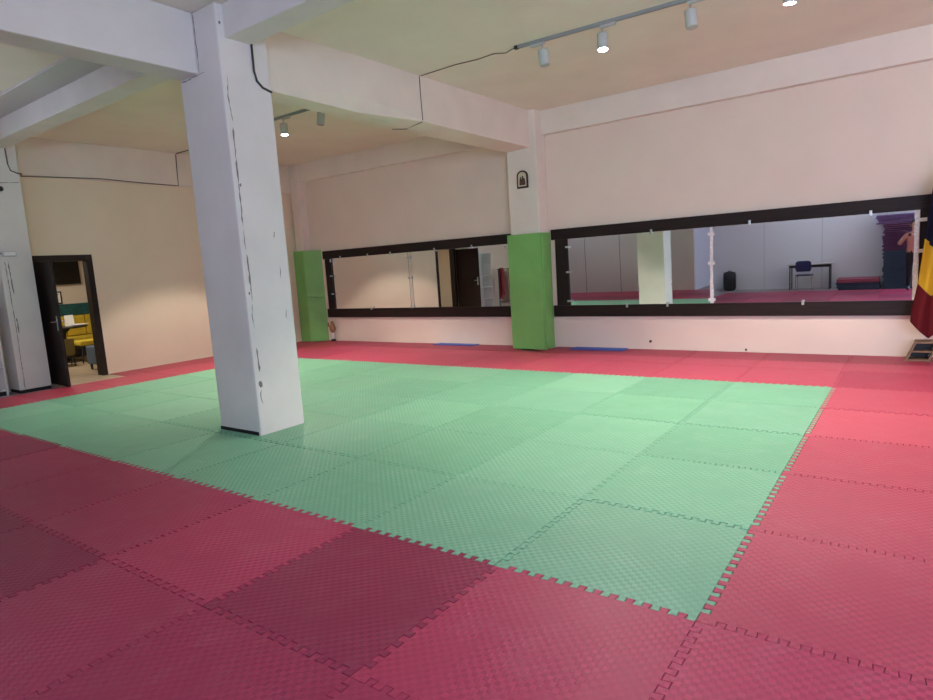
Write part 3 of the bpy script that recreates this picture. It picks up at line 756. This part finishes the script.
def lounge_chair(label, x, y, rz, fab, hs=1.0):
    t = empty('lounge_chair', (0, 0, 0), label, 'chair', 'lounge chairs')
    link('seat', B(((-.24, -.24, .36), (.24, .24, .46)), bev=.03), fab, t)
    bm = bmesh.new(); prism(bm, [(-.26, .40), (-.19, .40), (-.25, .90), (-.31, .90)], lambda p: (p[0] + .0, -.24, p[1]), lambda p: (p[0], .24, p[1])); link('backrest', bm, fab, t)
    for sx in (-1, 1):
        for sy in (-1, 1):
            bm = bmesh.new(); tube(bm, [(sx * .20, sy * .20, .36), (sx * .23, sy * .22, -.003)], [.024, .015], 8); link('leg', bm, 'darkwood', t)
    link('rail', B(((-.22, -.22, .30), (.22, .22, .359))), 'darkwood', t)
    t.location = (x, y, 0); t.rotation_euler = (0, 0, rz); t.scale = (1, 1, hs)
    return t
lounge_chair('mustard yellow chair at the right of the black lounge table', -13.45, 3.42, -PI / 2, 'yellow')
lounge_chair('olive backed chair in front of the black lounge table', -13.3, 2.80, 2.9, 'olive', .62)
t = empty('ottoman', (-11.9, 2.93, 0), 'slate blue upholstered pouf just inside the doorway', 'pouf')
ox, oy = -11.86, 3.03
link('cushion', B(((ox - .22, oy - .24, .10), (ox + .22, oy + .24, .45)), bev=.03), 'slate', t)
for sx in (-1, 1):
    for sy in (-1, 1):
        bm = bmesh.new(); tube(bm, [(ox + sx * .17, oy + sy * .19, .10), (ox + sx * .17, oy + sy * .19, -.003)], [.028, .022], 8); link('leg', bm, 'darkwood', t)
# shelving, white jacket and stool in the lounge (seen in the left mirror)
t = empty('black_shelving', (-12.3, LY0 + .2, 0), 'black open shelving against the white end wall of the lounge', 'shelving')
bm = bmesh.new()
for k in range(3): box(bm, (-12.9 + k * .5, LY0 + .01, -.003), (-12.86 + k * .5, LY0 + .3, 2.1))
link('upright', bm, 'black', t)
bm = bmesh.new()
for k in range(6): box(bm, (-12.86, LY0 + .01, .05 + k * .4), (-11.9, LY0 + .3, .08 + k * .4))
link('shelf_board', bm, 'black', t)
t = empty('karate_jacket', (-12.15, -.6, 1.6), 'white training jacket hanging in the lounge', 'jacket')
bm = bmesh.new(); prism(bm, [(-.2, .75), (.2, .75), (.18, 1.1), (.42, .95), (.47, 1.05), (.2, 1.4), (.06, 1.46), (-.06, 1.46), (-.2, 1.4), (-.47, 1.05), (-.42, .95), (-.18, 1.1)], lambda p: (-12.15 + p[0] * .8, -.62 - .03, p[1]), lambda p: (-12.15 + p[0] * .8, -.62 + .05, p[1])); link('jacket_body', bm, 'paper', t)
bm = bmesh.new(); tube(bm, [(-12.15, -.61, 1.46), (-12.15, -.61, 2.69)], .01, 6); link('hanger', bm, 'steel', t)

# ------------------------------------------------------------------ white cubby shelf and clothes rack by the left wall
t = empty('shelf_unit', (-10.7, .6, 0), 'tall white cubby shelf against the left wall next to the white pillar', 'shelf')
sx0, sx1, sy0, sy1, sz = XL + .004, -10.56, .35, 1.0, 1.85
link('side_panel', B(((sx0, sy0, -.021), (sx1, sy0 + .02, sz)),), 'lam', t); link('side_panel', B(((sx0, sy1 - .02, -.021), (sx1, sy1, sz))), 'lam', t)
link('back_panel', B(((sx0, sy0 + .021, .05), (sx0 + .01, sy1 - .021, sz - .021))), 'lam', t)
link('top_panel', B(((sx0, sy0 + .0205, sz - .02), (sx1, sy1 - .0205, sz))), 'lam', t)
for k in range(6):
    z = .05 + k * .36
    if z < sz - .05: link('shelf_board', B(((sx0 + .011, sy0 + .0205, z), (sx1 - .002, sy1 - .0205, z + .018))), 'lam', t)
link('kick_board', B(((sx0 + .011, sy0 + .021, -.021), (sx1 - .03, sy1 - .021, .049))), 'plinth', t)
t = empty('clothes_rack', (-10.6, -.6, 0), 'black metal clothes rack by the left wall beyond the white shelf', 'rack')
bm = bmesh.new()
for y in (-1.5, -.05):
    tube(bm, [(-10.6, y, 0.005), (-10.6, y, 1.30)], .016, 8); tube(bm, [(-10.85, y, .015), (-10.4, y, .015)], .016, 8)
link('upright', bm, 'black', t)
bm = bmesh.new(); tube(bm, [(-10.6, -1.56, 1.30), (-10.6, .0, 1.30)], .016, 8); link('hanging_rail', bm, 'black', t)
bm = bmesh.new(); tube(bm, [(-10.6, -1.5, .25), (-10.6, -.05, .25)], .012, 8); link('lower_rail', bm, 'black', t)
def hanging(nm, y0, y1, z0, mat, lab):
    bm = bmesh.new()
    prism(bm, [(-.05, z0), (-.02, z0), (-.021, 1.318), (.021, 1.318), (.02, z0 + .1), (.05, z0 + .1), (.05, 1.28), (.03, 1.345), (-.03, 1.345), (-.05, 1.28)], lambda p: (-10.6 + p[0], y0, p[1]), lambda p: (-10.6 + p[0], y1, p[1]))
    tag(link(nm, bm, mat, None, False, (-10.6, (y0 + y1) / 2, z0)), lab, 'towel')
hanging('towel', -1.35, -.65, .2, 'pink', 'pale pink towel hung over the clothes rack')
hanging('towel', -.30, -.14, .35, 'redcloth', 'narrow dark red cloth hung over the clothes rack')

# ------------------------------------------------------------------ far end of the room (seen in the right mirror)
tx0, tx1, ty0, ty1 = -2.45, -1.25, -4.72, -4.2
t = empty('folding_table', ((tx0 + tx1) / 2, (ty0 + ty1) / 2, 0), 'grey topped folding table against the back wall, reflected in the mirror', 'table')
link('table_top', B(((tx0, ty0, .72), (tx1, ty1, .75)), bev=.006), 'grey', t)
for x in (tx0 + .08, tx1 - .08):
    for y in (ty0 + .06, ty1 - .06):
        bm = bmesh.new(); tube(bm, [(x, y, -.02), (x, y, .72)], .016, 8); link('leg', bm, 'black', t)
link('apron', B(((tx0 + .06, ty1 - .05, .64), (tx1 - .06, ty1 - .03, .719))), 'black', t)
t = empty('stacking_chair', (-1.8, -3.95, 0), 'navy plastic chair with chrome legs in front of the folding table', 'chair')
cx, cy = -1.95, -4.0
link('seat', B(((cx - .22, cy - .22, .42), (cx + .22, cy + .2, .45)), bev=.012), 'bluecloth', t)
bm = bmesh.new(); prism(bm, [(-.19, .55), (-.21, .62), (-.20, .82), (-.14, .86), (.14, .86), (.20, .82), (.21, .62), (.19, .55)], lambda p: (cx + p[0], cy + .20 + .06 * (p[1] - .5), p[1]), lambda p: (cx + p[0], cy + .225 + .06 * (p[1] - .5), p[1])); link('backrest', bm, 'bluecloth', t)
for s in (-1, 1):
    bm = bmesh.new(); tube(bm, [(cx + s * .21, cy + .22, -.01), (cx + s * .20, cy + .19, .42), (cx + s * .19, cy + .235, .60)], .011, 8); link('leg', bm, 'chrome', t, True)
    bm = bmesh.new(); tube(bm, [(cx + s * .21, cy - .22, -.02), (cx + s * .20, cy - .18, .42)], .011, 8); link('leg', bm, 'chrome', t, True)
# backpack
t = empty('backpack', (-4.1, -4.5, 0), 'black backpack on the floor against the pale blue side wall', 'backpack')
bm = bmesh.new(); box(bm, (-4.36, -4.78, -.02), (-3.98, -4.5, .60), .11); link('bag_body', bm, 'black', t, True)
link('front_pocket', B(((-4.30, -4.498, .02), (-4.04, -4.42, .32)), bev=.03), 'black', t)
bm = bmesh.new(); tube(bm, [(-4.21, -4.64, .595), (-4.20, -4.64, .62), (-4.14, -4.64, .62), (-4.13, -4.64, .595)], .012, 6); link('grab_loop', bm, 'black', t)
# stacked mats: rough toothed edges
def spare_mat(w, d, h):
    poly = mat_poly(-w / 2, w / 2, -d / 2, d / 2, 'SENW')
    bm = bmesh.new(); prism(bm, poly, lambda p: (p[0], p[1], 0), lambda p: (p[0], p[1], h)); return bm
def pile(x, y, z0, n, mat, lab, grp, w=.98, th=.052, jit=.03):
    src = None; z = z0
    for k in range(n):
        if src is None:
            src = link('spare_mat', spare_mat(w, .98, th - .009), mat); o = src
        else:
            o = src.copy(); COL.objects.link(o)
        o.location = (x + R.uniform(-jit, jit), y + R.uniform(-jit, jit), z - (.0 if k else 0)); o.rotation_euler = (0, 0, R.uniform(-.02, .02)); z += th
        tag(o, lab, 'floor mat', grp)
    return z
z = pile(.48, -4.34, -.022, 20, 'stk_b', 'dark blue spare foam mat in the lower half of the tall stack', 'blue mats of the tall stack')
z = pile(.48, -4.34, z, 14, 'stk_p', 'plum spare foam mat in the upper half of the tall stack', 'plum mats of the tall stack')
z = pile(.42, -4.32, z, 5, 'stk_v', 'violet spare foam mat on top of the tall stack by the back wall', 'violet mats of the tall stack', 1.1, .05, .06)
z = pile(-.60, -4.34, -.022, 4, 'stk_b', 'dark blue spare foam mat in the low pile beside the tall stack', 'blue mats of the low pile')
pile(-.60, -4.33, z, 2, 'stk_r', 'dull red spare foam mat on top of the low pile', 'red mats of the low pile', .98, .05, .03)

# ------------------------------------------------------------------ the photographer, standing just behind the camera
def person():
    t = empty('person', (.68, -2.94, 0), 'person in salmon shirt and black trousers holding up a phone, reflected in the mirror', 'person')
    px, py = .68, -2.94
    J = {'pelvis': (0, 0, .96, .135), 'belly': (0, .0, 1.12, .135), 'chest': (0, .0, 1.32, .15), 'neck': (0, .01, 1.50, .058), 'head0': (0, .03, 1.575, .075), 'head1': (0, .03, 1.68, .098), 'head2': (0, .02, 1.77, .07)}
    for s, n in ((-1, 'l'), (1, 'r')):
        J.update({n + 'hip': (s * .10, 0, .90, .105), n + 'knee': (s * .11, .02, .50, .066), n + 'ank': (s * .12, -.01, .09, .045), n + 'toe': (s * .13, .15, .045, .04),
                  n + 'sh': (s * .19, 0, 1.42, .062)})
    J.update({'lel': (-.34, .10, 1.20, .045), 'lwr': (-.22, .33, 1.36, .031), 'lpalm': (-.185, .40, 1.43, .028),
              'rel': (.30, .10, 1.18, .045), 'rwr': (.0, .33, 1.36, .031), 'rpalm': (-.05, .40, 1.43, .028)})
    Ed = [('pelvis', 'belly'), ('belly', 'chest'), ('chest', 'neck'), ('neck', 'head0'), ('head0', 'head1'), ('head1', 'head2')]
    for n in 'lr': Ed += [('pelvis', n + 'hip'), (n + 'hip', n + 'knee'), (n + 'knee', n + 'ank'), (n + 'ank', n + 'toe'), ('chest', n + 'sh'), (n + 'sh', n + 'el'), (n + 'el', n + 'wr'), (n + 'wr', n + 'palm')]
    # fingers and thumbs close round the phone's edges
    for n, s in (('l', 1), ('r', -1)):
        bx, by, bz, _ = J[n + 'palm']
        for k, (dz, ln) in enumerate(((.03, .038), (.012, .044), (-.006, .040), (-.024, .032))):
            a = n + 'f%da' % k; b = n + 'f%db' % k
            J[a] = (bx + s * .004, by + .028, bz + dz, .0085); J[b] = (bx + s * ln, by + .036, bz + dz + .004, .0075)
            Ed += [(n + 'palm', a), (a, b)]
        J[n + 'th'] = (bx + s * .012, by - .028, bz + .02, .010); J[n + 'th2'] = (bx + s * .036, by - .026, bz + .035, .0085); Ed += [(n + 'palm', n + 'th'), (n + 'th', n + 'th2')]
    names = list(J); me = bpy.data.meshes.new('body')
    me.from_pydata([(px + J[k][0], py + J[k][1], J[k][2]) for k in names], [(names.index(a), names.index(b)) for a, b in Ed], [])
    o = bpy.data.objects.new('body', me); COL.objects.link(o)
    md = o.modifiers.new('skin', 'SKIN'); o.modifiers.new('sub', 'SUBSURF').levels = 2
    md.use_smooth_shade = True
    for i, k in enumerate(names):
        v = me.skin_vertices[0].data[i]; r = J[k][3]; v.radius = (r * 1.25, r * .85) if k in ('chest', 'belly', 'pelvis') else (r, r); v.use_root = (k == 'pelvis')
    dg = bpy.context.evaluated_depsgraph_get(); ev = o.evaluated_get(dg); m2 = bpy.data.meshes.new_from_object(ev)
    bpy.data.objects.remove(o)
    m2.materials.clear()
    for q in ('skin', 'tshirt', 'trousers', 'black', 'hair'): m2.materials.append(M[q])
    for p in m2.polygons:
        c = p.center; p.use_smooth = True; x, y, z = c.x - px, c.y - py, c.z
        i = 0
        if z < .12: i = 3
        elif z < 1.0: i = 2
        elif z < 1.49 and (abs(x) < .27 and y < .12): i = 1
        elif abs(x) >= .27 and y < .06: i = 1
        p.material_index = i
    b = bpy.data.objects.new('body', m2); COL.objects.link(b); b.parent = t; b.matrix_parent_inverse = t.matrix_basis.inverted()
    hb = bmesh.new(); bmesh.ops.create_icosphere(hb, subdivisions=3, radius=1)
    for v in hb.verts: v.co = Vector((px + v.co.x * .098, py + .005 + v.co.y * .11, 1.715 + v.co.z * .105))
    bmesh.ops.delete(hb, geom=[f for f in hb.faces if f.calc_center_median().y > py + .055 and f.calc_center_median().z < 1.77], context='FACES')
    link('hair', hb, 'hair', t, True)
    fb = bmesh.new()
    prism(fb, [(-.013, -.025), (.013, -.025), (.007, .03), (-.007, .03)], lambda p: (px + p[0], py + .105, 1.655 + p[1]), lambda p: (px + p[0] * .5, py + .142, 1.650 + p[1] * .6))
    link('nose', fb, 'skin', t)
    eb = bmesh.new()
    for s in (-1, 1): lathe(eb, [(.004, -.006), (.011, 0), (.004, .006)], (px + s * .034, py + .112, 1.685), 8)
    link('eye', eb, 'frame_dk', t)
    mb = bmesh.new(); tube(mb, [(px - .024, py + .108, 1.605), (px, py + .118, 1.602), (px + .024, py + .108, 1.605)], .006, 6); link('mouth', mb, 'redcloth', t)
    ab = bmesh.new()
    for s in (-1, 1): tube(ab, [(px + s * .098, py + .02, 1.64), (px + s * .112, py + .01, 1.67), (px + s * .108, py + .015, 1.705)], [.008, .014, .008], 8)
    link('ear', ab, 'skin', t)
    # phone, held in front of the face
    tag(link('smartphone', B(((px - .175, py + .395, 1.402), (px - .055, py + .404, 1.468)), bev=.004), 'black', None, False, (px - .115, py + .40, 1.43)), 'black smartphone held up sideways in both hands', 'phone')
person()

# ------------------------------------------------------------------ light
w = bpy.data.worlds.new('sky'); SC.world = w; w.use_nodes = True
bg = w.node_tree.nodes['Background']; bg.inputs['Color'].default_value = (.55, .68, 1, 1); bg.inputs['Strength'].default_value = 20.0
def portal(loc, rot, sx, sy):
    l = bpy.data.lights.new('window portal', 'AREA'); l.shape = 'RECTANGLE'; l.size = sx; l.size_y = sy; l.cycles.is_portal = True
    o = bpy.data.objects.new('window_portal', l); COL.objects.link(o); o.location = loc; o.rotation_euler = rot
portal(((WX0 + WX1) / 2, YB - .12, (WZ0 + WZ1) / 2), (PI / 2, 0, 0), WX1 - WX0, WZ1 - WZ0)
# unseen tube lamps: cool ones light the near bay, warm one lifts the walls
M['tube'] = plain('cool tube', (1, 1, 1), .4, emit=(.68, .79, 1), es=TUBE * .72)
M['fill_tube'] = plain('warm fill tube', (1, 1, 1), .4, emit=(1, .86, .70), es=TUBE * 2.3)  # added warm emitter out of view, lifts the far bay's walls and ceiling
for (x, y, lab) in ((-1.6, -3.3, 'cool tube lamp hung behind the camera'), (-8.2, -.9, 'tube lamp hung by the grey partition'), (3.9, 3.4, 'warm fill tube lamp added unseen in the right bay to lift the walls')):
    t = empty('tube_lamp', (x, y, 3.3), lab, 'lamp', 'hanging tube lamps')
    bm = bmesh.new(); tube(bm, [(x - .75, y, 3.2), (x + .75, y, 3.2)], .03, 12); link('tube', bm, 'fill_tube' if y > 0 else 'tube', t, True)
    bm = bmesh.new(); tube(bm, [(x - .7, y, 3.23), (x - .7, y, CE)], .006, 6); tube(bm, [(x + .7, y, 3.23), (x + .7, y, CE)], .006, 6); link('hanger', bm, 'steel', t)
l = bpy.data.lights.new('lounge lamp', 'AREA'); l.energy = 60; l.size = 1.2; l.color = (1, .9, .76)
o = bpy.data.objects.new('lounge_lamp', l); COL.objects.link(o); o.location = (-13.2, 2.2, 2.65)

# ------------------------------------------------------------------ colour management
SC.view_settings.view_transform = 'Standard'; SC.view_settings.look = 'None'; SC.view_settings.gamma = 1; SC.view_settings.use_curve_mapping = False
SC.view_settings.exposure = 0.08
SC.cycles.max_bounces = 10; SC.cycles.diffuse_bounces = 6; SC.cycles.glossy_bounces = 5; SC.cycles.use_denoising = True
SC.cycles.sample_clamp_indirect = 6
